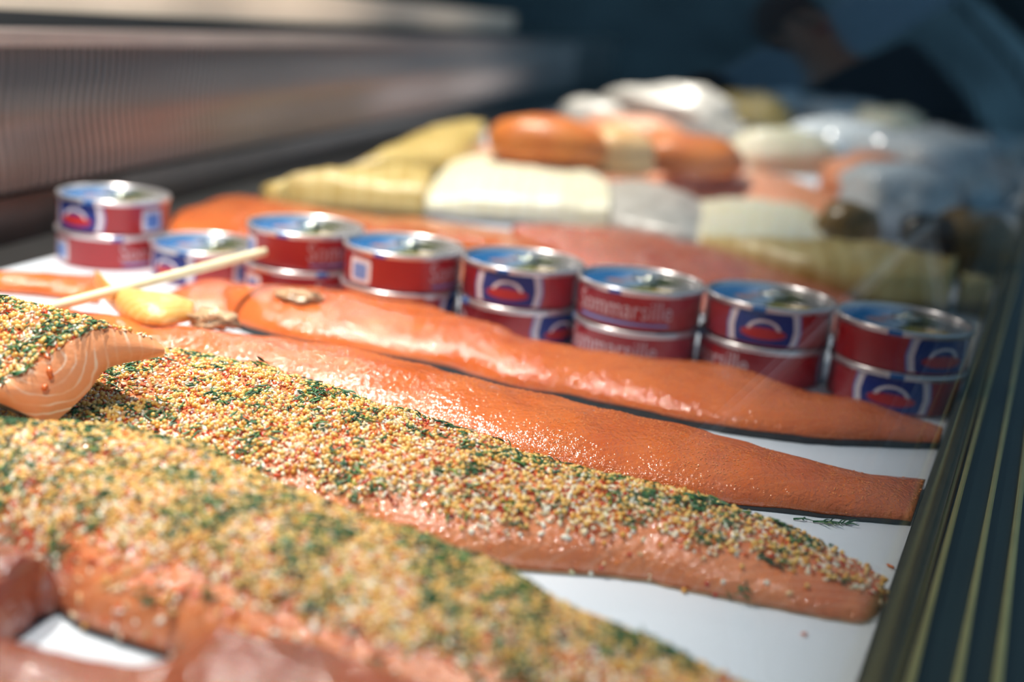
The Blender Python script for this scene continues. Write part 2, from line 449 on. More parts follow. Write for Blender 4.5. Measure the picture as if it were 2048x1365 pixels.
def ico(sub):
    bm = bmesh.new(); bmesh.ops.create_icosphere(bm, subdivisions=sub, radius=1.0)
    V = np.array([v.co[:] for v in bm.verts]); F = np.array([[v.index for v in f.verts] for f in bm.faces]); bm.free()
    return V, F
ICO1, ICO2 = ico(1), ico(2)

def sample_grid(G, n, mask):
    """n random points on the grid surface, thinned by mask(s, t, p)"""
    A, B, C = G[:-1, :-1], G[1:, :-1], G[:-1, 1:]
    nr = np.cross(B - A, C - A); ar = np.linalg.norm(nr, axis=-1)
    pr = ar.ravel() / ar.sum(); mi, ki = ar.shape
    pos, nor = [], []
    tries = RNG.choice(mi * ki, size=n, p=pr)
    uu, vv, rr = RNG.random(n), RNG.random(n), RNG.random(n)
    for c, u, v, r in zip(tries, uu, vv, rr):
        i, k = divmod(int(c), ki)
        p = (G[i, k] * (1 - u) + G[i + 1, k] * u) * (1 - v) + (G[i, k + 1] * (1 - u) + G[i + 1, k + 1] * u) * v
        if r < mask((i + u) / mi, (1 - cos(pi * (k + v) / ki)) / 2, p):
            nn = nr[i, k]; nn = nn / (np.linalg.norm(nn) + 1e-12)
            if nn[2] < 0: nn = -nn
            pos.append(p); nor.append(nn)
    return np.array(pos).reshape(-1, 3), np.array(nor).reshape(-1, 3)

def frames(nor):
    n = len(nor); h = RNG.normal(size=(n, 3))
    t = np.cross(nor, h); t /= np.linalg.norm(t, axis=1, keepdims=True) + 1e-9
    return t, np.cross(nor, t)

def blobs(name, base, pos, nor, size, flat, lift, mat, parent, jitter=0.0):
    """join scaled copies of a base solid set on the surface: size (n,3) half axes"""
    BV, BF = base; n = len(pos)
    if n == 0: return None
    t, b = frames(nor)
    X = BV[None, :, :] * size[:, None, :]
    if jitter:
        X = X * (1 + jitter * RNG.normal(size=(n, len(BV), 1)))
    V = pos[:, None, :] + nor[:, None, :] * (lift * size[:, 2])[:, None, None] + X[..., 0:1] * t[:, None, :] + X[..., 1:2] * b[:, None, :] + X[..., 2:3] * nor[:, None, :]
    F = (BF[None] + (np.arange(n) * len(BV))[:, None, None]).reshape(-1, BF.shape[1])
    o = mesh_np(name, V.reshape(-1, 3), F, mat, parent)
    o['kind'] = 'stuff'
    return o

def dill(name, pos, nor, mat, parent, L=(0.003, 0.008), wd=0.00044, per=6, spread=0.006):
    """clusters of curved needles, each a three-sided tapering tube"""
    V, F = [], []
    for p, nn in zip(pos, nor):
        base_t = RNG.normal(size=3); base_t -= nn * np.dot(base_t, nn); base_t /= np.linalg.norm(base_t) + 1e-9
        for j in range(RNG.integers(1, per + 1)):
            d = base_t + 0.6 * RNG.normal(size=3); d -= nn * np.dot(d, nn); d /= np.linalg.norm(d) + 1e-9
            sd = np.cross(nn, d); o = p + (base_t * RNG.normal() + sd * RNG.normal()) * spread * 0.4 + nn * RNG.uniform(0.0006, 0.0022)
            ln = RNG.uniform(*L); cv = RNG.normal() * 0.25; lf = RNG.normal() * 0.12
            w_ = wd * RNG.uniform(0.7, 1.8); b0 = len(V)
            for i in range(4):
                s = i / 3 - 0.5
                c = o + d * ln * s + sd * ln * cv * s * s * 2 + nn * ln * lf * s
                r = w_ * (1 - 0.75 * abs(2 * s) ** 2)
                for q in range(3):
                    a = 2.0944 * q
                    V.append(c + (sd * cos(a) + nn * sin(a)) * r)
            for i in range(3):
                for q in range(3):
                    q2 = (q + 1) % 3
                    F.append((b0 + 3 * i + q, b0 + 3 * i + q2, b0 + 3 * i + 3 + q2, b0 + 3 * i + 3 + q))
    if not V: return None
    o = mesh_np(name, np.array(V), np.array(F), mat, parent); o['kind'] = 'stuff'
    return o

def coat(root, G, n_seed, n_onion, n_chili, n_dill, mask, dmask, fine=True):
    p, nn = sample_grid(G, n_seed, mask)
    s = RNG.uniform(0.00085, 0.00135, size=(len(p), 1)) * np.ones((1, 3))
    p = p + nn * RNG.uniform(0, 0.0012, size=(len(p), 1))
    blobs('mustard_seeds', ICO2 if fine else ICO1, p, nn, s, 1, 0.5, M_SEED, root)
    p, nn = sample_grid(G, n_onion, mask)
    s = np.stack([RNG.uniform(0.0008, 0.0028, len(p)), RNG.uniform(0.0007, 0.0017, len(p)), RNG.uniform(0.0004, 0.0009, len(p))], 1)
    nn2 = nn + 0.5 * RNG.normal(size=nn.shape); nn2 /= np.linalg.norm(nn2, axis=1, keepdims=True)
    blobs('onion_bits', ICO1, p, nn2, s, 1, 0.6, M_ONION, root, 0.12)
    p, nn = sample_grid(G, n_chili, mask)
    s = np.stack([RNG.uniform(0.0007, 0.0026, len(p)), RNG.uniform(0.0006, 0.0016, len(p)), RNG.uniform(0.0002, 0.0006, len(p))], 1)
    nn2 = nn + 0.6 * RNG.normal(size=nn.shape); nn2 /= np.linalg.norm(nn2, axis=1, keepdims=True)
    blobs('pepper_flakes', ICO1, p, nn2, s, 1, 1.2, M_CHILI, root, 0.2)
    p, nn = sample_grid(G, n_dill, dmask)
    dill('dill_bits', p, nn, M_DILL, root)

def add_glint_beads(root, G, n, sc=26, off=1.0):
    """salmon coloured beads added on the wet flesh to catch glints, gathered in patches and along the ridge"""
    p, nn = sample_grid(G, n, lambda s, t, p: min(1.0, max(0.04, 0.25 + 2.4 * clump(p, sc, off))) * (1.0 if t > 0.12 else 0.2))
    s = np.stack([RNG.uniform(0.0003, 0.0009, len(p)), RNG.uniform(0.0003, 0.0006, len(p)), RNG.uniform(0.00018, 0.0004, len(p))], 1)
    blobs('glint_beads', ICO2, p, nn, s, 1, 0.1, M_GLINT_BEAD, root)

def clump(p, sc, off=0.0):
    return noise.noise(Vector((p[0] * sc + off, p[1] * sc, off)))

# --- nearest row
f0, G0 = make_fillet('marinated_fillet', 'blurred reddish brown cured fillet at the bottom edge, nearest the viewer', 'fish fillet',
    [(-700, 1690, -700, 1225, .022), (-260, 1700, -260, 1265, .025), (0, 1700, 0, 1292, .022), (120, 1690, 120, 1316, .020), (230, 1690, 235, 1338, .020), (340, 1680, 330, 1330, .024),
     (450, 1670, 420, 1275, .030), (600, 1650, 540, 1266, .032), (760, 1640, 690, 1312, .028), (920, 1620, 840, 1370, .022), (1100, 1600, 1010, 1450, .012)], M_SALMON_DARK, seed=3)
fL, GL = make_fillet('cured_fillet', 'dark purplish cured fillet end poking in at the lower left edge', 'fish fillet',
    [(-720, 1300, -720, 1062, .024), (-330, 1330, -330, 1085, .028), (-160, 1325, -160, 1092, .028), (-20, 1300, -10, 1108, .028), (50, 1262, 60, 1125, .026), (92, 1215, 130, 1152, .016)], M_SALMON_DARK, seed=5, round_ends=(0, .12))
f1, G1 = make_fillet('mustard_fillet', 'large blurred mustard and dill coated salmon fillet in the foreground', 'fish fillet',
    [(-760, 1035, -640, 822, .028), (-330, 1075, -260, 838, .034), (-120, 1085, -90, 842, .036), (60, 1160, 90, 846, .038), (150, 1245, 260, 862, .038), (320, 1304, 420, 915, .038), (520, 1370, 640, 1012, .036),
     (740, 1440, 860, 1082, .033), (930, 1490, 1010, 1150, .030), (1120, 1530, 1160, 1230, .026), (1290, 1560, 1310, 1298, .022), (1440, 1570, 1480, 1378, .016), (1600, 1560, 1640, 1470, .008)],
    M_CURED, seed=8, group='mustard and dill coated fillets')
f2, G2 = make_fillet('mustard_fillet', 'sharp mustard seed and dill coated salmon fillet across the middle, second from the viewer', 'fish fillet',
    [(-780, 925, -620, 668, .026), (-330, 960, -230, 690, .030), (0, 960, 60, 692, .032), (300, 990, 330, 702, .034), (600, 1050, 560, 748, .034), (850, 1110, 800, 825, .032), (1020, 1133, 1000, 889, .030),
     (1250, 1152, 1200, 948, .026), (1400, 1182, 1400, 1000, .022), (1600, 1222, 1600, 1070, .015), (1745, 1247, 1782, 1168, .007)], M_CURED, seed=12, M_=130, group='mustard and dill coated fillets', round_ends=(0, .02), skin=M_SKIN_PALE, skin_h=0.0012)

def mask2(s, t, p):
    n_ = clump(p, 38, 2.0)
    edge = min(1.0, max(0.0, (t - 0.05 - 0.45 * max(0, s - 0.56) - 0.10 * n_) / 0.10)) if s > 0.36 else 1.0
    thin = 1.0 if s < 0.75 else max(0.35, 1 - (s - 0.75) * 2.8)
    bare = 1.0 if clump(p, 26, 7.0) < 0.42 else 0.35
    return max(0.035, edge) * thin * bare
def dmask2(s, t, p):
    c = clump(p, 45, 4.0)
    band = 1.0 if 0.5 < t < 0.97 else 0.5
    return min(1.0, max(0.06, 0.35 + 2.2 * c)) * max(0.05, mask2(s, t, p)) * band
coat(f2, G2, 9300, 18000, 12700, 5700, mask2, dmask2, True)
def mask1(s, t, p):
    n_ = clump(p, 34, 3.0)
    lim = 0.03 + 0.10 * n_ if s < 0.30 else 0.13 + 0.10 * n_
    edge = min(1.0, max(0.0, (t - lim) / 0.10))
    return max(0.05, edge) * (1.0 if clump(p, 26, 9.0) < 0.35 else 0.45)
def dmask1(s, t, p):
    return min(1.0, max(0.1, 0.4 + 2.2 * clump(p, 40, 6.0))) * max(0.1, mask1(s, t, p)) * (1.0 if t > 0.55 else 0.7)
coat(f1, G1, 11500, 22500, 20500, 6600, mask1, dmask1, False)

# --- cut chunk lying on the sharp fillet
F0p = P(150, 790, 0.040)
FN = np.array([0.50, -0.82, 0.26]); FN /= np.linalg.norm(FN)
upper = [(326, 690), (300, 676), (250, 664), (212, 657), (170, 668), (130, 692), (92, 716), (55, 740), (20, 757), (-30, 775)]
lower = [(-60, 790), (-10, 803), (40, 824), (78, 842), (104, 847), (128, 830), (152, 808), (180, 780), (196, 757), (215, 738), (250, 727), (290, 720), (326, 712)]
chunk = empty('salmon_chunk', tuple(F0p - np.array([0, 0, 0.006])))
tag(chunk, 'cut salmon chunk with pale fat lines and dill crust lying on the sharp coated fillet', 'fish chunk')
up_w = crom([PPL(x, y, F0p, FN) for x, y in upper], np.linspace(0, 1, 30))
lo_w = crom([PPL(x, y, F0p, FN) for x, y in lower], np.linspace(0, 1, 30))
c0 = np.array(chunk.location)
EXD = np.array([-0.10, 0.045, 0.004])
def chunk_mat():
    mt, nt, b = newmat('cut_salmon_face')
    tc = N(nt, 'ShaderNodeTexCoord')
    ns = noise_tex(nt, 30, 3, 0.5, tc.outputs['Object'])
    mp = N(nt, 'ShaderNodeMapping'); mp.inputs['Location'].default_value = tuple(c0 - PPL(92, 716, F0p, FN))
    nt.links.new(tc.outputs['Object'], mp.inputs[0])
    ln = N(nt, 'ShaderNodeVectorMath', operation='LENGTH'); nt.links.new(mp.outputs[0], ln.inputs[0])
    ma = N(nt, 'ShaderNodeMath', operation='MULTIPLY_ADD'); nt.links.new(ns.outputs['Fac'], ma.inputs[0]); ma.inputs[1].default_value = 0.016; nt.links.new(ln.outputs['Value'], ma.inputs[2])
    m2 = N(nt, 'ShaderNodeMath', operation='MULTIPLY'); nt.links.new(ma.outputs[0], m2.inputs[0]); m2.inputs[1].default_value = 2 * pi / 0.0050
    sn = N(nt, 'ShaderNodeMath', operation='SINE'); nt.links.new(m2.outputs[0], sn.inputs[0])
    r = ramp(nt, [(0.55, (0, 0, 0)), (0.98, (1, 1, 1))]); nt.links.new(sn.outputs[0], r.inputs[0])
    n5 = noise_tex(nt, 45, 2, 0.5, tc.outputs['Object'])
    r5 = ramp(nt, [(0.42, (0.1, 0.1, 0.1)), (0.6, (0.95, 0.95, 0.95))]); nt.links.new(n5.outputs['Fac'], r5.inputs[0])
    fm = N(nt, 'ShaderNodeMath', operation='MULTIPLY'); nt.links.new(r.outputs[0], fm.inputs[0]); nt.links.new(r5.outputs[0], fm.inputs[1])
    mx = N(nt, 'ShaderNodeMix', data_type='RGBA'); nt.links.new(fm.outputs[0], mx.inputs['Factor'])
    mx.inputs['A'].default_value = (0.86, 0.34, 0.15, 1); mx.inputs['B'].default_value = (0.95, 0.74, 0.58, 1)
    nt.links.new(mx.outputs['Result'], b.inputs['Base Color'])
    b.inputs['Roughness'].default_value = 0.28; b.inputs['Subsurface Weight'].default_value = 0.15
    b.inputs['Subsurface Radius'].default_value = (0.008, 0.003, 0.002); b.inputs['Subsurface Scale'].default_value = 0.5
    n2 = noise_tex(nt, 300, 2, 0.6, tc.outputs['Object']); bump(nt, b, n2.outputs['Fac'], 0.3, 0.001)
    return mt
M_CHUNK = chunk_mat()
nn_ = 30
rows = 9
V, F = [], []
for i in range(nn_):                         # cut face as a strip grid between the two outlines, bulging a little
    lo_i = lo_w[nn_ - 1 - i]
    for j in range(rows):
        t = j / (rows - 1)
        V.append(up_w[i] * (1 - t) + lo_i * t + FN * 0.0035 * sin(pi * t) - c0)
for i in range(nn_ - 1):
    for j in range(rows - 1):
        a = i * rows + j; F.append((a, a + 1, a + rows + 1, a + rows))
mesh_np('cut_face', V, F, M_CHUNK, chunk)
SEGX = 14
Gc = np.zeros((SEGX + 1, nn_, 3))
for i in range(SEGX + 1):
    e_ = i / SEGX
    for k in range(nn_):
        Gc[i, k] = up_w[k] + EXD * e_ * 1.6 + np.array([0, 0, -0.006 * e_ * e_]) - c0
idx = np.arange((SEGX + 1) * nn_).reshape(SEGX + 1, nn_)
q = np.stack([idx[:-1, :-1], idx[1:, :-1], idx[1:, 1:], idx[:-1, 1:]], -1).reshape(-1, 4)
mesh_np('crust_side', Gc.reshape(-1, 3), q, M_CURED, chunk)
Gs = np.zeros((SEGX + 1, nn_, 3))
for i in range(SEGX + 1):
    for k in range(nn_):
        Gs[i, k] = (up_w[-1] if k == 0 else up_w[0] if k == nn_ - 1 else lo_w[k]) + EXD * 1.6 * i / SEGX + np.array([0, 0, -0.006 * (i / SEGX) ** 2]) - c0
mesh_np('skin_side', Gs.reshape(-1, 3), q, M_SKIN_SILVER, chunk)
EV, EF = [], []
for k in range(nn_):
    EV.append(Gc[-1, k]); EV.append(Gs[-1, nn_ - 1 - k])
for k in range(nn_ - 1):
    EF.append((2 * k, 2 * k + 1, 2 * k + 3, 2 * k + 2))
mesh_np('far_cut_face', EV, EF, M_CHUNK, chunk)
coat(chunk, Gc, 1500, 2200, 1300, 520, lambda s, t, p: 1.0 if t > 0.16 else 0.25, lambda s, t, p: (0.5 + 1.5 * max(0, clump(p, 60, 3)) + (0.6 if s < 0.2 else 0)) * (1.0 if t > 0.2 else 0.12), True)
for (x, y, nm) in ((96, 746, 0), (86, 775, 1)):
    p = PPL(x, y, F0p, FN) + FN * 0.0045
    o = blobs('pepper_flake', ICO1, np.array([p]), np.array([FN]), np.array([[0.0034 - 0.0014 * nm, 0.0016, 0.0009]]), 1, 0.2, M_CHILI, None, 0.1)
    del o['kind']
    tag(o, ['red pepper flake stuck to the cut face of the salmon chunk', 'small orange pepper crumb below the flake on the salmon chunk face'][nm], 'pepper flake')

# --- plain salmon rows
f3, G3 = make_fillet('salmon_fillet', 'bare orange salmon fillet directly behind the sharp mustard fillet', 'fish fillet',
    [(-430, 736, -430, 584, .022), (-260, 750, -260, 594, .024), (-100, 745, -100, 598, .025), (200, 765, 150, 622, .026), (500, 812, 420, 660, .027), (800, 882, 720, 702, .027), (1050, 942, 980, 768, .026), (1250, 978, 1200, 818, .023),
     (1420, 1004, 1390, 858, .021), (1550, 1018, 1545, 902, .018), (1700, 1034, 1700, 944, .014), (1822, 1045, 1852, 966, .008)], M_SALMON, seed=21, M_=120, group='bare salmon fillets in front of the cans')
f4, G4 = make_fillet('salmon_fillet', 'bare salmon fillet with thick dark skin edge just before the row of cans', 'fish fillet',
    [(434, 606, 446, 588, .014), (462, 646, 520, 576, .021), (540, 676, 640, 584, .022), (700, 708, 780, 604, .022), (880, 738, 930, 640, .022), (1010, 778, 1060, 684, .021), (1180, 808, 1220, 712, .020),
     (1400, 853, 1440, 738, .019), (1600, 881, 1600, 784, .017), (1750, 889, 1750, 818, .014), (1888, 894, 1888, 868, .006)], M_SALMON, seed=25, M_=120, round_ends=(.03, 0), skin_h=0.0045, group='bare salmon fillets in front of the cans')
add_glint_beads(f3, G3, 9000, 26, 1.0); add_glint_beads(f4, G4, 8000, 26, 2.0)
f5, G5 = make_fillet('salmon_fillet', 'thin salmon fillet end at the left edge before the first can stack', 'fish fillet',
    [(-620, 540, -620, 502, .010), (-220, 572, -220, 532, .012), (0, 584, 0, 545, .013), (110, 594, 100, 549, .012), (200, 606, 190, 553, .010)], M_SALMON, skin=None, seed=31)
f5b, G5b = make_fillet('salmon_fillet', 'small salmon tail showing below the single can', 'fish fillet',
    [(318, 622, 335, 592, .010), (380, 632, 390, 566, .014), (440, 636, 440, 560, .015), (500, 640, 492, 572, .012)], M_SALMON, skin=None, seed=33, M_=30)
f6, G6 = make_fillet('belly_flap', 'curled golden belly flap resting on the bare salmon under the skewer', 'fish piece',
    [(188, 566, 194, 546, .010), (214, 606, 226, 572, .012), (258, 640, 290, 584, .014), (325, 652, 345, 588, .014), (384, 642, 388, 604, .010)], M_FLAP, skin=None, z0=0.026, seed=35, M_=40, ext=0.05)

def lump(name, label, cat, px, py, z, rad, mat, rz=0.0, amp=0.18, fr=2.2, seed=0, group=None, sub=3, mat2=None):
    """rounded irregular piece; rad half axes, resting at height z"""
    bm = bmesh.new(); bmesh.ops.create_icosphere(bm, subdivisions=sub, radius=1.0)
    for v in bm.verts:
        d = v.co.normalized()
        k = 1 + amp * (noise.noise(d * fr + Vector((seed, 0, 0))) + 0.5 * noise.noise(d * fr * 2.3 + Vector((0, seed, 0))))
        c = Vector((abs(d.x) ** .8 * math.copysign(1, d.x), abs(d.y) ** .8 * math.copysign(1, d.y), d.z)) * k
        v.co = Vector((c.x * rad[0], c.y * rad[1], max(c.z, -0.75) * rad[2] + rad[2] * 0.75))
    o = bm_obj(name, bm, mat, None, True)
    p = P(px, py, z); o.location = p; o.rotation_euler = (0, 0, rz)
    tag(o, label, cat, group)
    return o

M_SCRAP = plain('pale_fat_scrap', (0.66, 0.42, 0.25), 0.25, var=0.35, nscale=200, bumps=0.5)
lump('fat_scrap', 'pale crumpled fat scrap between the golden flap and the salmon', 'fish scrap', 425, 655, 0.026, (0.013, 0.010, 0.006), M_SCRAP, 0.2, 0.9, 4.0, 2)
lump('fat_scrap', 'pale fatty lump on top of the salmon before the cans', 'fish scrap', 597, 600, 0.024, (0.016, 0.009, 0.004), M_SCRAP, -0.1, 0.8, 4.0, 4)

# --- behind the cans
BK = 'fish pieces behind the cans'
make_fillet('salmon_fillet', 'deep orange salmon side behind the left can stacks', 'fish fillet',
    [(335, 470, 372, 420, .018), (480, 520, 455, 396, .026), (640, 545, 560, 400, .028), (830, 560, 700, 428, .026), (1000, 575, 850, 440, .024), (1130, 585, 1050, 470, .018), (1230, 590, 1180, 505, .010)], M_SALMON, seed=41, M_=60)
fR, GRd = make_fillet('salmon_fillet', 'glistening reddish salmon side behind the right can stacks', 'fish fillet',
    [(1010, 500, 1035, 452, .020), (1150, 560, 1180, 452, .026), (1320, 610, 1330, 474, .026), (1480, 640, 1480, 512, .024), (1620, 660, 1600, 556, .018), (1730, 675, 1700, 592, .010)], M_SALMON_RED, seed=43, M_=60)
add_glint_beads(fR, GRd, 7000, 12, 3.0)
make_fillet('smoked_fillet', 'long golden smoked fillet lying at the foot of the grille panel', 'fish fillet',
    [(520, 412, 545, 388, .022), (600, 420, 610, 360, .034), (700, 426, 700, 348, .038), (790, 432, 800, 346, .038), (845, 436, 862, 352, .036)], M_GOLD, skin=M_SKIN_BROWN, seed=45, M_=40, group=BK, pn=0.22, pf=0.12, skin_h=.01)
make_fillet('smoked_fillet', 'golden smoked fillet with white cut end, leaning highest on the pile', 'fish fillet',
    [(690, 366, 706, 344, .016), (770, 366, 770, 308, .034), (850, 360, 840, 276, .044), (920, 350, 905, 254, .050), (955, 330, 968, 256, .052)], M_GOLD, skin=M_SKIN_SILVER, seed=47, M_=40, group=BK, pn=0.22, pf=0.12, skin_h=.01, z0=.012)
make_fillet('smoked_fillet', 'large cream white smoked fish block in the bright centre', 'fish fillet',
    [(845, 434, 905, 330, .028), (940, 442, 985, 318, .040), (1080, 454, 1100, 330, .042), (1160, 462, 1160, 344, .042), (1214, 468, 1214, 372, .040)], M_CREAM, skin=M_SKIN_SILVER, seed=49, M_=40, group=BK, pn=0.22, pf=0.12, skin_h=.008)
make_fillet('smoked_fillet', 'cream smoked piece with brown top edge and grey skin, right of the cream block', 'fish fillet',
    [(1218, 474, 1218, 374, .032), (1290, 492, 1290, 372, .034), (1360, 505, 1365, 396, .032), (1410, 510, 1410, 420, .024)], M_GREYWHITE, skin=M_SKIN_BROWN, seed=51, M_=30, group=BK, pn=0.22, pf=0.12, skin_h=.008)
make_fillet('smoked_fillet', 'pale cream fillet between the grey piece and the dark fish', 'fish fillet',
    [(1392, 516, 1400, 412, .026), (1480, 524, 1500, 408, .032), (1570, 524, 1590, 420, .032), (1650, 518, 1650, 448, .022)], M_CREAM, skin=M_SKIN_SILVER, seed=53, M_=30, group=BK, pn=0.22, pf=0.12, skin_h=.008)
make_fillet('smoked_fillet', 'long golden smoked fillet behind the last two can stacks', 'fish fillet',
    [(1400, 520, 1400, 484, .018), (1550, 575, 1545, 490, .034), (1720, 612, 1700, 494, .040), (1890, 628, 1912, 532, .040)], M_GOLD, skin=M_SKIN_BROWN, seed=55, M_=40, group=BK, pn=0.22, pf=0.12, skin_h=.01)
make_fillet('smoked_fillet', 'short golden piece by the rail beyond the last can', 'fish fillet',
    [(1912, 625, 1920, 560, .030), (1960, 632, 1965, 566, .030), (1998, 636, 2000, 580, .022)], M_GOLD, skin=M_SKIN_BROWN, seed=57, M_=20, group=BK, pn=0.22, pf=0.12, skin_h=.01)
make_fillet('pink_salmon', 'pale pink salmon side in the blurred background', 'fish fillet',
    [(930, 336, 960, 296, .030), (1080, 352, 1080, 298, .038), (1250, 376, 1240, 322, .040), (1420, 410, 1420, 336, .042), (1560, 446, 1560, 352, .042), (1680, 470, 1680, 396, .030)], M_SALMON_PALE, skin=None, seed=59, M_=60)
lump('smoked_chunk', 'round orange smoked chunk, leftmost of the orange pieces', 'fish chunk', 1090, 330, 0.045, (0.085, 0.06, 0.038), M_ORANGE_CHUNK, 0.1, 0.1, 1.6, 1)
lump('smoked_chunk', 'light apricot chunk between the two darker orange pieces', 'fish chunk', 1228, 346, 0.040, (0.055, 0.05, 0.036), M_APRICOT, 0.3, 0.12, 1.6, 3)
lump('smoked_chunk', 'flat orange smoked chunk, rightmost of the orange pieces', 'fish chunk', 1375, 350, 0.040, (0.080, 0.055, 0.034), M_ORANGE_CHUNK, -0.1, 0.1, 1.6, 5)
lump('whole_fish', 'greyish whole fish heaped highest at the far end', 'fish', 1330, 292, 0.02, (0.15, 0.08, 0.062), M_GREYWHITE, -0.45, 0.45, 1.5, 7)
lump('whole_fish', 'small pale fish beside the grey heap at the far end', 'fish', 1185, 270, 0.03, (0.075, 0.06, 0.04), M_GREYWHITE, 0.1, 0.15, 1.6, 9)
lump('fish_portion', 'pinkish far portion under the grey heap', 'fish chunk', 1260, 290, 0.03, (0.10, 0.06, 0.03), M_SALMON_PALE, 0.0, 0.15, 1.6, 11)
lump('dark_fish', 'dark brown smoked fish end beyond the cream fillets', 'fish', 1690, 492, 0.012, (0.036, 0.035, 0.030), M_SKIN_BROWN, 0.2, 0.15, 1.6, 13)
lump('fish_portion', 'cream white portion right of the orange chunks', 'fish chunk', 1560, 345, 0.035, (0.09, 0.06, 0.04), M_CREAM, 0.2, 0.15, 1.6, 15)
lump('wrap_and_haze_lump', 'wrapped pale portion in the far right background', 'fish chunk', 1690, 330, 0.02, (0.12, 0.09, 0.05), M_WRAP_HAZE, 0.2, 0.3, 2.4, 17)
lump('smoked_fish', 'dark brown smoked fish by the rail beyond the last can', 'fish', 1925, 548, 0.0, (0.055, 0.045, 0.042), M_SKIN_BROWN, 0.6, 0.2, 1.8, 31)
lump('black_fish', 'small black fish end on the golden fillet near the rail', 'fish', 1850, 500, 0.03, (0.030, 0.026, 0.022), M_SKIN, 0.1, 0.25, 2.0, 33)
lump('wrap_and_haze_lump', 'added bluish lump standing for haze between the dark fish and the rail', 'fish chunk', 1785, 470, 0.0, (0.075, 0.07, 0.055), M_WRAP_HAZE, 0.4, 0.3, 2.2, 35)  # made-up lump, light blue haze put into its colour
lump('wrap_and_haze_lump', 'large added bluish lump standing for reflections on the glass in the right background', 'fish chunk', 1860, 400, 0.0, (0.15, 0.10, 0.07), M_WRAP_HAZE, 0.5, 0.35, 2.2, 37)  # made-up lump, blue reflections of the glass put into its colour
lump('fish_portion', 'peach coloured portion above the dark fish end', 'fish chunk', 1735, 420, 0.0, (0.08, 0.06, 0.05), M_SALMON_PALE, 0.2, 0.2, 1.8, 39)
for i, (x, y, r_) in enumerate(((1500, 252, .10), (1585, 246, .12), (1680, 262, .12), (1770, 286, .11))):
    lump('wrap_and_haze_lump', ['wrapped yellowish portion, leftmost of the far row', 'wrapped pale portion, second of the far row', 'wrapped pale portion, third of the far row', 'wrapped pale portion, rightmost of the far row'][i],
         'fish chunk', x, y, 0.02, (r_, 0.08, 0.05), (M_GOLD, M_WRAP_HAZE, M_WRAP_HAZE, M_CREAM)[i], 0.2 * i, 0.25, 2.0, 20 + i, 'far row of portions')

# ------------------------------------------------------------------ cans
CR, CH = 0.0456, 0.0295
RR = 0.0470
prof = [(0.0, 0.0), (CR - 0.003, 0.0), (CR - 0.0012, 0.0004), (CR, 0.0018), (CR, CH - 0.0035), (CR + 0.0003, CH - 0.003)]
cv, cf = lathe(prof, 64)
rimv, rimf = lathe([(CR, CH - 0.0044), (RR, CH - 0.0040), (RR + 0.0002, CH - 0.0012), (RR - 0.0004, CH - 0.0001), (RR - 0.0014, CH), (RR - 0.0024, CH - 0.0004), (RR - 0.0030, CH - 0.0028), (RR - 0.0032, CH - 0.0036)], 64)
lidr = RR - 0.0031
lidv, lidf = lathe([(lidr, CH - 0.0036), (lidr - 0.002, CH - 0.0039), (lidr - 0.003, CH - 0.0033), (lidr * 0.62, CH - 0.0033), (lidr * 0.60, CH - 0.0037), (0.0004, CH - 0.0037)], 64)

def lid_mat():
    mt, nt, b = newmat('can_lid_print')
    tc = N(nt, 'ShaderNodeTexCoord'); sp = N(nt, 'ShaderNodeSeparateXYZ'); nt.links.new(tc.outputs['Object'], sp.inputs[0])
    n1 = noise_tex(nt, 55, 3, 0.5, tc.outputs['Object'])
    a = N(nt, 'ShaderNodeMath', operation='MULTIPLY_ADD'); nt.links.new(sp.outputs[0], a.inputs[0]); a.inputs[1].default_value = 10.5
    b2 = N(nt, 'ShaderNodeMath', operation='MULTIPLY_ADD'); nt.links.new(n1.outputs['Fac'], b2.inputs[0]); b2.inputs[1].default_value = 0.14; b2.inputs[2].default_value = 0.43
    nt.links.new(b2.outputs[0], a.inputs[2])
    r = ramp(nt, [(0.0, (0.012, 0.13, 0.42)), (0.22, (0.03, 0.24, 0.62)), (0.36, (0.32, 0.50, 0.78)), (0.47, (0.36, 0.52, 0.72)), (0.52, (0.04, 0.07, 0.03)), (0.66, (0.11, 0.12, 0.04)), (0.76, (0.34, 0.33, 0.32)), (1.0, (0.42, 0.42, 0.46))])
    nt.links.new(a.outputs[0], r.inputs[0])
    # small printed spots: salmon pink on the blue side, yellow dish on the photo side
    def spot(cx, cy, rad, col, prev):
        d = N(nt, 'ShaderNodeVectorMath', operation='DISTANCE'); nt.links.new(tc.outputs['Object'], d.inputs[0]); d.inputs[1].default_value = (cx, cy, CH - 0.0035)
        rr = ramp(nt, [(0.6, (1, 1, 1)), (1.0, (0, 0, 0))]); mm = N(nt, 'ShaderNodeMath', operation='DIVIDE'); nt.links.new(d.outputs['Value'], mm.inputs[0]); mm.inputs[1].default_value = rad
        nt.links.new(mm.outputs[0], rr.inputs[0])
        mx = N(nt, 'ShaderNodeMix', data_type='RGBA'); nt.links.new(rr.outputs[0], mx.inputs['Factor']); nt.links.new(prev, mx.inputs['A']); mx.inputs['B'].default_value = (*col, 1)
        return mx.outputs['Result']
    c = spot(-0.018, -0.006, 0.009, (0.62, 0.36, 0.36), r.outputs[0])
    c = spot(-0.012, 0.010, 0.007, (0.60, 0.40, 0.42), c)
    c = spot(0.010, -0.020, 0.011, (0.40, 0.36, 0.03), c)
    c = spot(0.023, -0.017, 0.011, (0.74, 0.50, 0.10), c)
    nt.links.new(c, b.inputs['Base Color'])
    b.inputs['Metallic'].default_value = 0.35; b.inputs['Roughness'].default_value = 0.22
    return mt
M_LID = lid_mat()

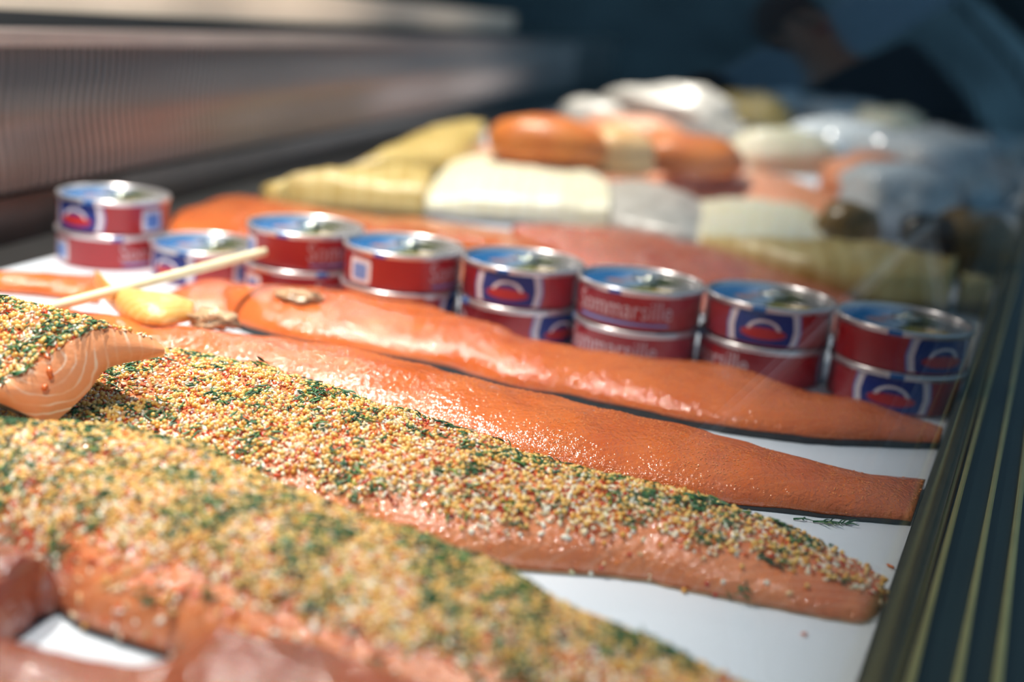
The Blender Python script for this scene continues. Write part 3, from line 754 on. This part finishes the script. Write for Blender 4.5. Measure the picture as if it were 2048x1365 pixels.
def patch(name, A, B, mat, lift, parent, a0=0.0, zc=CH * 0.44, zlo=0.0022, zhi=CH - 0.0046, shape='oval', n=28):
    """flat print on the can side, bent round it: half width A (rad), half height B (m)"""
    V, F = [], []
    for i in range(n + 1):
        u = -1 + 2 * i / n
        hh = B * sqrt(max(0, 1 - u * u)) if shape == 'oval' else B * (1 - max(0, abs(u) - 0.88) * 3)
        a = -pi / 2 + a0 + A * u; r = CR + lift
        for z in (max(zlo, zc - hh), min(zhi, zc + hh)):
            V.append((r * cos(a), r * sin(a), z))
    for i in range(n):
        F.append((2 * i, 2 * i + 2, 2 * i + 3, 2 * i + 1))
    return mesh_np(name, V, F, mat, parent)

def arc_band(name, A, B, wd, mat, lift, parent, zc):
    V, F = [], []; n = 20
    for i in range(n + 1):
        th = pi * (0.06 + 0.88 * i / n)
        for s in (1.0, 1 - wd):
            a = -pi / 2 - A * s * cos(th); z = zc + B * s * sin(th); r = CR + lift
            V.append((r * cos(a), r * sin(a), z))
    for i in range(n):
        F.append((2 * i, 2 * i + 1, 2 * i + 3, 2 * i + 2))
    return mesh_np(name, V, F, mat, parent)

def text_mesh(name, body, width, zc, a_start, mat, lift, parent):
    cu = bpy.data.curves.new(name, 'FONT'); cu.body = body; cu.size = 1.0; cu.resolution_u = 3
    to = bpy.data.objects.new(name, cu); COL.objects.link(to)
    dg = bpy.context.evaluated_depsgraph_get(); me = bpy.data.meshes.new_from_object(to.evaluated_get(dg))
    bpy.data.objects.remove(to)
    co = np.empty(len(me.vertices) * 3, dtype=np.float32); me.vertices.foreach_get('co', co); co = co.reshape(-1, 3)
    k = width / (co[:, 0].max() - co[:, 0].min())
    x = (co[:, 0] - co[:, 0].min()) * k; y = co[:, 1] * k * 1.25
    a = -pi / 2 + a_start + x / CR; r = CR + lift
    co = np.stack([r * np.cos(a), r * np.sin(a), zc + y], 1).astype(np.float32)
    me.vertices.foreach_set('co', co.ravel()); me.update()
    me.materials.clear(); me.materials.append(mat)
    o = bpy.data.objects.new(name, me); return link(o, parent)

def make_can():
    t = empty('fish_can')
    mesh_np('body', cv, cf, M_CAN_RED, t)
    mesh_np('rim', rimv, rimf, M_RIM, t)
    mesh_np('lid', lidv, lidf, M_LID, t)
    # pull tab on the lid
    bm = bmesh.new(); nseg = 18; ring = []
    for i in range(nseg):
        a = 2 * pi * i / nseg; c = (0.009 * cos(a), 0.0065 * sin(a)); row = []
        for j in range(6):
            b_ = 2 * pi * j / 6
            row.append(bm.verts.new((c[0] * (1 + 0.16 * cos(b_)), 0.006 + c[1] * (1 + 0.16 * cos(b_)), CH - 0.0012 + 0.0009 * sin(b_))))
        ring.append(row)
    for i in range(nseg):
        for j in range(6):
            bm.faces.new((ring[i][j], ring[(i + 1) % nseg][j], ring[(i + 1) % nseg][(j + 1) % 6], ring[i][(j + 1) % 6]))
    bm_box(bm, (-0.004, 0.011, CH - 0.0037), (0.004, 0.021, CH - 0.0010))
    bmesh.ops.create_cone(bm, cap_ends=True, segments=12, radius1=0.003, radius2=0.0024, depth=0.0024, matrix=Matrix.Translation((0, 0.017, CH - 0.0008)))
    tab = bm_obj('pull_tab', bm, M_TAB, t, True); tab['label'] = 'tin ring pull on the lid'
    # blue register mark on the rim
    V, F = [], []
    for i in range(7):
        a = -pi / 2 + (-0.10 + 0.2 * i / 6)
        for r_, z in ((RR + 0.0004, CH - 0.0040), (RR + 0.0005, CH - 0.0010), (RR - 0.0014, CH + 0.0003)):
            V.append((r_ * cos(a), r_ * sin(a), z))
    for i in range(6):
        for j in range(2):
            F.append((3 * i + j, 3 * i + 3 + j, 3 * i + 4 + j, 3 * i + 1 + j))
    mesh_np('rim_mark', V, F, M_BLUE_MARK, t)
    em = patch('emblem', 0.60, 0.034, M_BLUE_LIGHT, 0.00010, t); em['label'] = 'oval blue emblem with white ring'
    patch('emblem_ring', 0.565, 0.031, M_WHITE, 0.00018, em)
    patch('emblem_field', 0.47, 0.024, M_BLUE, 0.00026, em)
    patch('emblem_picture', 0.36, 0.0042, M_PRINT_RED, 0.00034, em, zc=CH * 0.34)
    arc_band('emblem_arch', 0.27, 0.0088, 0.22, M_WHITE, 0.00038, em, CH * 0.38)
    bx_ = patch('label_box', 0.24, 0.0095, M_WHITE, 0.00012, t, a0=radians(86), zc=CH * 0.42, shape='box'); bx_['label'] = 'white print box with blue square'
    patch('label_square', 0.16, 0.0062, M_BLUE_LIGHT, 0.00022, bx_, a0=radians(86), zc=CH * 0.40, shape='box')
    lt = text_mesh('lettering', 'Sommarsille', CR * radians(96), CH * 0.30, radians(158), M_TEXT, 0.00020, t); lt['label'] = 'white lettering round the can side'
    patch('text_line', radians(46), 0.0011, M_BLUE_LIGHT, 0.00016, t, a0=radians(206), zc=CH * 0.17, shape='box')
    return t

LIDP = ('lid', 'pull_tab', 'rim_mark')
can0 = make_can()
def copy_tree(o, parent=None):
    c = o.copy(); COL.objects.link(c); c.parent = parent
    for ch in o.children:
        copy_tree(ch, c)
    return c
# (rim centre pixel, [emblem angle of each can from the bottom up], [lid angle])
STACKS = [
    ((245, 388), (-150, -43), (5, -25), 'first stack from the left'),
    ((410, 484), (-46,), (-25,), None),
    ((623, 451), (-143, -155), (20, -22), 'second two-high stack from the left, behind the skewer tip'),
    ((819, 487), (75, -131), (60, -22), 'third two-high stack from the left'),
    ((1046, 518), (47, -13), (-60, -18), 'fourth two-high stack from the left'),
    ((1296, 558), (128, 138), (-80, -22), 'fifth two-high stack from the left'),
    ((1560, 594), (97, -2), (-70, -8), 'sixth two-high stack from the left'),
    ((1826, 638), (0, 40), (2, -5), 'last stack beside the rail'),
]
CEN = [P(px, py, len(ph) * CH) for (px, py), ph, _, _ in STACKS]
CEN[7] = CEN[7] - RNORM * 0.0055
for _ in range(60):                        # neighbours stand side by side without cutting into each other
    for i in range(len(CEN)):
        for j in range(i + 1, min(i + 3, len(CEN))):
            d = (CEN[j] - CEN[i]) * np.array([1, 1, 0]); L = np.linalg.norm(d)
            if L < 2 * RR + 0.0003:
                mv = d / L * (2 * RR + 0.0003 - L)
                if j == 7: CEN[i] = CEN[i] - mv
                else: CEN[i] = CEN[i] - mv / 2; CEN[j] = CEN[j] + mv / 2
first = True
for ci, ((px, py), phis, lids, where) in enumerate(STACKS):
    n = len(phis); c = CEN[ci]
    th0 = atan2(-c[1], -c[0]) + pi / 2
    for lev in range(n):
        t = can0 if first else copy_tree(can0)
        first = False
        jx = 0.0012 * (1 if lev == 0 else 0) * random.uniform(-1.5, 1.0)
        t.location = (c[0] + jx, c[1] + jx, lev * CH + 0.0002)
        th = th0 + radians(phis[lev]); t.rotation_euler = (0, 0, th)
        for ch in t.children:
            if ch.name.split('.')[0] in LIDP:
                ch.rotation_euler = (0, 0, th0 + radians(lids[lev]) - th)
        if where is None:
            lab = 'red fish can standing singly between the first two stacks'
        else:
            lab = ('lower' if lev == 0 else 'upper') + ' red fish can of the ' + where
        tag(t, lab, 'can', 'red tins with blue lids lined up in stacks')

# ------------------------------------------------------------------ skewer, streak stick and loose bits
def stick(name, label, cat, a, b, r, mat, group=None, taper=0.0):
    a, b = np.array(a), np.array(b); d = b - a; L = np.linalg.norm(d)
    V, F = lathe([(0.0003, 0), (r * 0.8, 0.0006), (r, 0.002), (r, L * 0.5), (r * (1 - taper * 0.5), L - 0.012), (r * (1 - taper), L - 0.001), (0.0004, L)], 12)
    o = mesh_np(name, V, F, mat)
    o.rotation_mode = 'QUATERNION'; o.rotation_quaternion = Vector((0, 0, 1)).rotation_difference(Vector(d / L)); o.location = a
    return tag(o, label, cat, group)
tip = P(532, 503, 0.052); butt = P(-140, 678, 0.028)
stick('wooden_skewer', 'pale wooden skewer slanting over the fish towards the cans at left', 'skewer', butt, tip, 0.0034, M_WOOD, taper=0.1)
stick('streak_stick', 'thin orange stick standing for a mirrored streak over the blurred mustard fillet in the foreground', 'skewer', P(195, 1180, 0.041), P(425, 1062, 0.041), 0.0011, M_STREAK_ORANGE, taper=0.3)  # stick built in place of a reflected streak

def sprig(label, px, py, ang, L, n, seed):
    r_ = random.Random(seed); V, F = [], []
    def tube(p, q, w_):
        d = q - p; d = d / np.linalg.norm(d); sd = np.array([-d[1], d[0], 0]); u = np.array([0, 0, 1.0]); b0 = len(V)
        for i in range(3):
            s = i / 2; c = p + (q - p) * s + u * 0.0008 * sin(pi * s); rr = w_ * (1 - 0.7 * s)
            for k in range(3):
                a = 2.0944 * k; V.append(c + (sd * cos(a) + u * sin(a)) * rr)
        for i in range(2):
            for k in range(3):
                F.append((b0 + 3 * i + k, b0 + 3 * i + (k + 1) % 3, b0 + 3 * i + 3 + (k + 1) % 3, b0 + 3 * i + 3 + k))
    D = np.array([cos(ang), sin(ang), 0]); o0 = np.zeros(3) + np.array([0, 0, 0.0006])
    tube(o0 - D * L / 2, o0 + D * L / 2, 0.0007)
    for i in range(n):
        s = r_.uniform(-.4, .45); a2 = ang + r_.choice((-1, 1)) * r_.uniform(.35, 1.0); l2 = r_.uniform(.25, .5) * L
        p = o0 + D * L * s; tube(p, p + np.array([cos(a2), sin(a2), 0.08]) * l2, 0.0006)
    o = mesh_np('dill_sprig', np.array(V), np.array(F), M_DILL); o.location = P(px, py, 0.0004)
    return tag(o, label, 'dill', 'dill sprigs on the paper')
sprig('thin dill sprig on the white paper, left of the larger sprig', 1606, 1042, 0.0, 0.010, 2, 1)
sprig('larger bushy dill sprig on the white paper beside the salmon tail', 1662, 1048, 0.05, 0.019, 12, 2)
sprig('tiny curled dill bit at the edge of the sharp mustard fillet', 1591, 1062, 0.3, 0.005, 2, 3)
for (px, py, sx, sy, lab) in ((1781, 1135, .0030, .0011, 'dark red pepper flake on the paper near the rail'), (1608, 1271, .0016, .0013, 'small red crumb alone on the lower white paper')):
    o = blobs('pepper_flake', ICO1, np.array([[0, 0, 0.0]]), np.array([[0, 0, 1.0]]), np.array([[sx, sy, .0006]]), 1, 1.0, M_CHILI, None, 0.1)
    del o['kind']; o.location = P(px, py, 0.0004); tag(o, lab, 'pepper flake')

# ------------------------------------------------------------------ curved front glass
def glass_mat():
    mt = bpy.data.materials.new('front_glass'); mt.use_nodes = True; nt = mt.node_tree
    nt.nodes.clear()
    out = N(nt, 'ShaderNodeOutputMaterial'); tr = N(nt, 'ShaderNodeBsdfTransparent'); gl = N(nt, 'ShaderNodeBsdfGlossy'); mx = N(nt, 'ShaderNodeMixShader'); lw = N(nt, 'ShaderNodeLayerWeight'); lw.inputs['Blend'].default_value = 0.5
    pw = N(nt, 'ShaderNodeMath', operation='POWER'); nt.links.new(lw.outputs['Facing'], pw.inputs[0]); pw.inputs[1].default_value = 5.0
    fr = N(nt, 'ShaderNodeMath', operation='MULTIPLY_ADD'); nt.links.new(pw.outputs[0], fr.inputs[0]); fr.inputs[1].default_value = 0.50; fr.inputs[2].default_value = 0.006
    gl.inputs['Roughness'].default_value = 0.02
    tr.inputs['Color'].default_value = (0.965, 0.985, 0.985, 1)
    tc = N(nt, 'ShaderNodeTexCoord'); n_ = noise_tex(nt, 5, 2, 0.5, tc.outputs['Object'])
    b = N(nt, 'ShaderNodeBump'); b.inputs['Strength'].default_value = 0.02; b.inputs['Distance'].default_value = 0.01
    nt.links.new(n_.outputs['Fac'], b.inputs['Height']); nt.links.new(b.outputs[0], gl.inputs['Normal'])
    nt.links.new(fr.outputs[0], mx.inputs[0]); nt.links.new(tr.outputs[0], mx.inputs[1]); nt.links.new(gl.outputs[0], mx.inputs[2]); nt.links.new(mx.outputs[0], out.inputs[0])
    return mt
M_GLASS = glass_mat()
GR, GU, GT = 0.62, -0.0135, 0.005
V, F = [], []
vs_ = np.linspace(-0.35, 4.8, 40); ts_ = np.linspace(0, 1.25, 22)
def gl_pt(t, v, off):
    rr = GR + off
    return rp(0, 0) + RNORM * (GU + rr * cos(t) - GR) + RD * v + np.array([0, 0, 0.0145 + rr * sin(t)])
for off in (0.0, -GT):
    for v in vs_:
        for t in ts_:
            V.append(gl_pt(t, v, off))
nv, ntt = len(vs_), len(ts_)
for s in range(2):
    for i in range(nv - 1):
        for j in range(ntt - 1):
            a = s * nv * ntt + i * ntt + j
            F.append((a, a + ntt, a + ntt + 1, a + 1) if s == 0 else (a, a + 1, a + ntt + 1, a + ntt))
gl_o = mesh_np('front_glass', V, F, M_GLASS)
tag(gl_o, 'clear curved front glass of the display rising from the rail', 'glass')

# ------------------------------------------------------------------ lamps over the display
for i, (x, y, z, watts) in enumerate(LAMPS):
    t = empty('display_spotlight', (x, y, z))
    V, F = lathe([(0.0005, 0.075), (0.018, 0.072), (0.022, 0.05), (0.036, 0.0), (0.034, 0.0), (0.020, 0.048), (0.0005, 0.05)], 24)
    mesh_np('housing', V, F, M_LAMP, t)
    V, F = lathe([(0.005, 0.07), (0.005, 0.95)], 10); mesh_np('stem', V, F, M_LAMP, t)
    tag(t, 'black spotlight hanging over ' + ('the nearest fillets', 'the left can stacks', 'the golden smoked fillets', 'the orange chunks', 'the far row of portions')[i], 'lamp', 'spotlights over the display')
    ld = bpy.data.lights.new('spot_bulb', 'SPOT'); ld.energy = watts; ld.color = LAMP_COLOR
    ld.spot_size = radians(150 if i == 2 else 104); ld.spot_blend = 0.7 if i == 2 else 1.0; ld.shadow_soft_size = 0.022
    lo = bpy.data.objects.new('spot_bulb', ld); link(lo, t); lo.location = (0, 0, 0.004)
    lo.rotation_euler = (radians(-25 if i == 2 else 0), radians(-8 if i > 1 else 3), 0)

# ------------------------------------------------------------------ customers outside, plus an added stall and bar, mirrored in the glass
def skinned(name, verts, edges, radii, mat, parent, root=0):
    me = bpy.data.meshes.new(name); me.from_pydata(verts, edges, []); me.update()
    o = bpy.data.objects.new(name, me); link(o, parent)
    md = o.modifiers.new('skin', 'SKIN'); sv_ = me.skin_vertices[0].data
    for i, r in enumerate(radii):
        sv_[i].radius = r if isinstance(r, tuple) else (r, r); sv_[i].use_root = (i == root)
    o.modifiers.new('sub', 'SUBSURF').levels = 2; o.modifiers['sub'].render_levels = 2
    dg = bpy.context.evaluated_depsgraph_get(); me2 = bpy.data.meshes.new_from_object(o.evaluated_get(dg))
    o.modifiers.clear(); o.data = me2; me2.name = name
    me2.polygons.foreach_set('use_smooth', np.ones(len(me2.polygons), dtype=bool))
    me2.materials.clear(); me2.materials.append(mat)
    return o

def person(label, loc, rz, top, legs):
    """standing adult facing local -Y, hands low in front"""
    t = empty('person', loc, rz); tag(t, label, 'person', 'customers mirrored in the glass')
    V = [(0, 0, .95), (0, 0, 1.15), (0, 0, 1.36), (0, 0, 1.48), (0, -.01, 1.56), (0, -.02, 1.64), (0, -.01, 1.73)]
    E = [(0, 1), (1, 2), (2, 3), (3, 4), (4, 5), (5, 6)]; R = [(.14, .10), (.14, .10), (.17, .11), .06, .065, .088, .07]
    for s in (-1, 1):
        b = len(V)
        V += [(.19 * s, 0, 1.42), (.23 * s, .02, 1.14), (.20 * s, -.16, .96), (.19 * s, -.22, .92), (.09 * s, 0, .88), (.10 * s, -.01, .50), (.10 * s, .01, .09), (.11 * s, -.14, .04)]
        E += [(2, b), (b, b + 1), (b + 1, b + 2), (b + 2, b + 3), (0, b + 4), (b + 4, b + 5), (b + 5, b + 6), (b + 6, b + 7)]
        R += [.055, .045, .032, .03, .09, .06, .045, .04]
        for k in range(4):                                       # fingers
            f = len(V); x = .19 * s + (k - 1.5) * .018
            V += [(x, -.27, .905), (x, -.30, .885 - .004 * k)]; E += [(b + 3, f), (f, f + 1)]; R += [.010, .008]
        f = len(V); V += [(.15 * s, -.235, .92), (.13 * s, -.26, .91)]; E += [(b + 3, f), (f, f + 1)]; R += [.012, .009]
    skinned('body', V, E, R, M_SKIN_TONE, t)
    V = [(0, 0, .88), (0, 0, 1.15), (0, 0, 1.36), (0, 0, 1.47)]; E = [(0, 1), (1, 2), (2, 3)]; R = [(.19, .14), (.17, .13), (.20, .14), .085]
    for s in (-1, 1):
        b = len(V); V += [(.20 * s, 0, 1.42), (.235 * s, .02, 1.14), (.205 * s, -.13, .975)]; E += [(2, b), (b, b + 1), (b + 1, b + 2)]; R += [.082, .066, .05]
    skinned('jacket', V, E, R, top, t)
    V = [(0, 0, .94)]; E = []; R = [(.16, .12)]
    for s in (-1, 1):
        b = len(V); V += [(.10 * s, 0, .82), (.105 * s, -.01, .50), (.105 * s, .01, .12)]; E += [(0, b), (b, b + 1), (b + 1, b + 2)]; R += [.105, .078, .065]
    skinned('trousers', V, E, R, legs, t)
    bm = bmesh.new(); bmesh.ops.create_icosphere(bm, subdivisions=3, radius=1.0)
    for v in bm.verts:
        d = v.co.copy(); k = 1 + 0.06 * noise.noise(d * 4)
        v.co = Vector((d.x * .098 * k, d.y * .105 * k + .022, 1.70 + d.z * .105 * k))
    bm_obj('hair', bm, M_HAIR, t, True)
    for s in (-1, 1):
        bm = bmesh.new(); bmesh.ops.create_icosphere(bm, subdivisions=2, radius=.011, matrix=Matrix.Translation((.032 * s, -.098, 1.665))); bm_obj('eye', bm, M_BLACK, t, True)
        bm = bmesh.new(); bmesh.ops.create_icosphere(bm, subdivisions=2, radius=.02, matrix=Matrix.Translation((.088 * s, -.01, 1.655)) @ Matrix.Diagonal((.4, .8, 1.3, 1))); bm_obj('ear', bm, M_SKIN_TONE, t, True)
    bm = bmesh.new(); bmesh.ops.create_cone(bm, cap_ends=True, segments=8, radius1=.016, radius2=.006, depth=.04, matrix=Matrix.Translation((0, -.112, 1.645)) @ Matrix.Rotation(radians(-25), 4, 'X')); bm_obj('nose', bm, M_SKIN_TONE, t, True)
    bm = bmesh.new(); bm_box(bm, (-.024, -.104, 1.602), (.024, -.095, 1.609)); bm_obj('mouth', bm, M_PRINT_RED, t)
    return t
person('customer in dark navy jacket mirrored at the right edge of the glass', (1.72, 3.05, -0.95), radians(-60), M_NAVY, M_NAVY)
person('customer in pale blue jacket mirrored in the glass beside the dark one', (2.35, 3.35, -0.95), radians(-50), M_PALEBLUE, M_NAVY)
st_ = empty('reflection_stall', (3.6, 5.6, -0.95), radians(-30)); tag(st_, 'made-up market stall with pale awning, added for pale reflections high in the glass', 'stall')  # unseen stall, put in to give blue streaks in the glass
for x in (-1.1, 1.1):
    for y in (-0.7, 0.7):
        V, F = lathe([(0.02, 0), (0.02, 2.0 + 0.2 * (y > 0))], 10); o = mesh_np('post', V, F, M_LAMP, st_); o.location = (x, y, 0)
bm = bmesh.new(); bm_box(bm, (-1.2, -0.85, 0.0), (1.2, 0.85, 0.03), Matrix.Translation((0, 0, 2.1)) @ Matrix.Rotation(radians(8), 4, 'X')); bm_obj('awning', bm, M_AWNING, st_)
bm = bmesh.new(); bm_box(bm, (-1.1, -0.5, 0.8), (1.1, 0.5, 0.9)); bm_obj('table_top', bm, M_BOARD, st_)
bm = bmesh.new(); bm_box(bm, (-1.15, -0.86, 1.72), (1.15, -0.84, 2.0)); bm_obj('valance', bm, M_PALEBLUE, st_)

def mirrored(px, py, dist):
    """point outside that the curved glass shows at photo pixel, dist metres from the pane"""
    d = ray(px, py); d = d / np.linalg.norm(d)
    o2 = np.array([CO @ RNORM - (GU - GR), CO[2] - 0.0145]); d2 = np.array([d @ RNORM, d[2]])
    a, b, c = d2 @ d2, o2 @ d2, o2 @ o2 - GR ** 2
    t = (-b - sqrt(b * b - a * c)) / a
    n2 = (o2 + t * d2) / GR; n = RNORM * n2[0] + np.array([0, 0, n2[1]])
    return CO + t * d + (d - 2 * (d @ n) * n) * dist
br = empty('streak_bar', (1.2, 1.6, -0.95)); tag(br, 'made-up white bar outside, added so the glass mirrors a diagonal streak', 'added bar')  # unseen bar, added only to draw the streak in the glass
ba, bb = mirrored(1850, 470, 1.5), mirrored(1425, 880, 1.15)
off = np.array(br.location); dv = bb - ba; ba = ba - dv * 0.05
V, F = lathe([(0.012, 0), (0.012, float(np.linalg.norm(dv)) * 1.1)], 12)
o = mesh_np('bar', V, F, M_WHITEBAR, br); o.rotation_mode = 'QUATERNION'; o.rotation_quaternion = Vector((0, 0, 1)).rotation_difference(Vector(dv).normalized()); o.location = ba - off
for q in (ba + dv * 0.03, bb):
    V, F = lathe([(0.010, 0), (0.010, float(q[2] + 0.95))], 10); o = mesh_np('post', V, F, M_WHITEBAR, br); o.location = (q[0] - off[0], q[1] - off[1], 0)
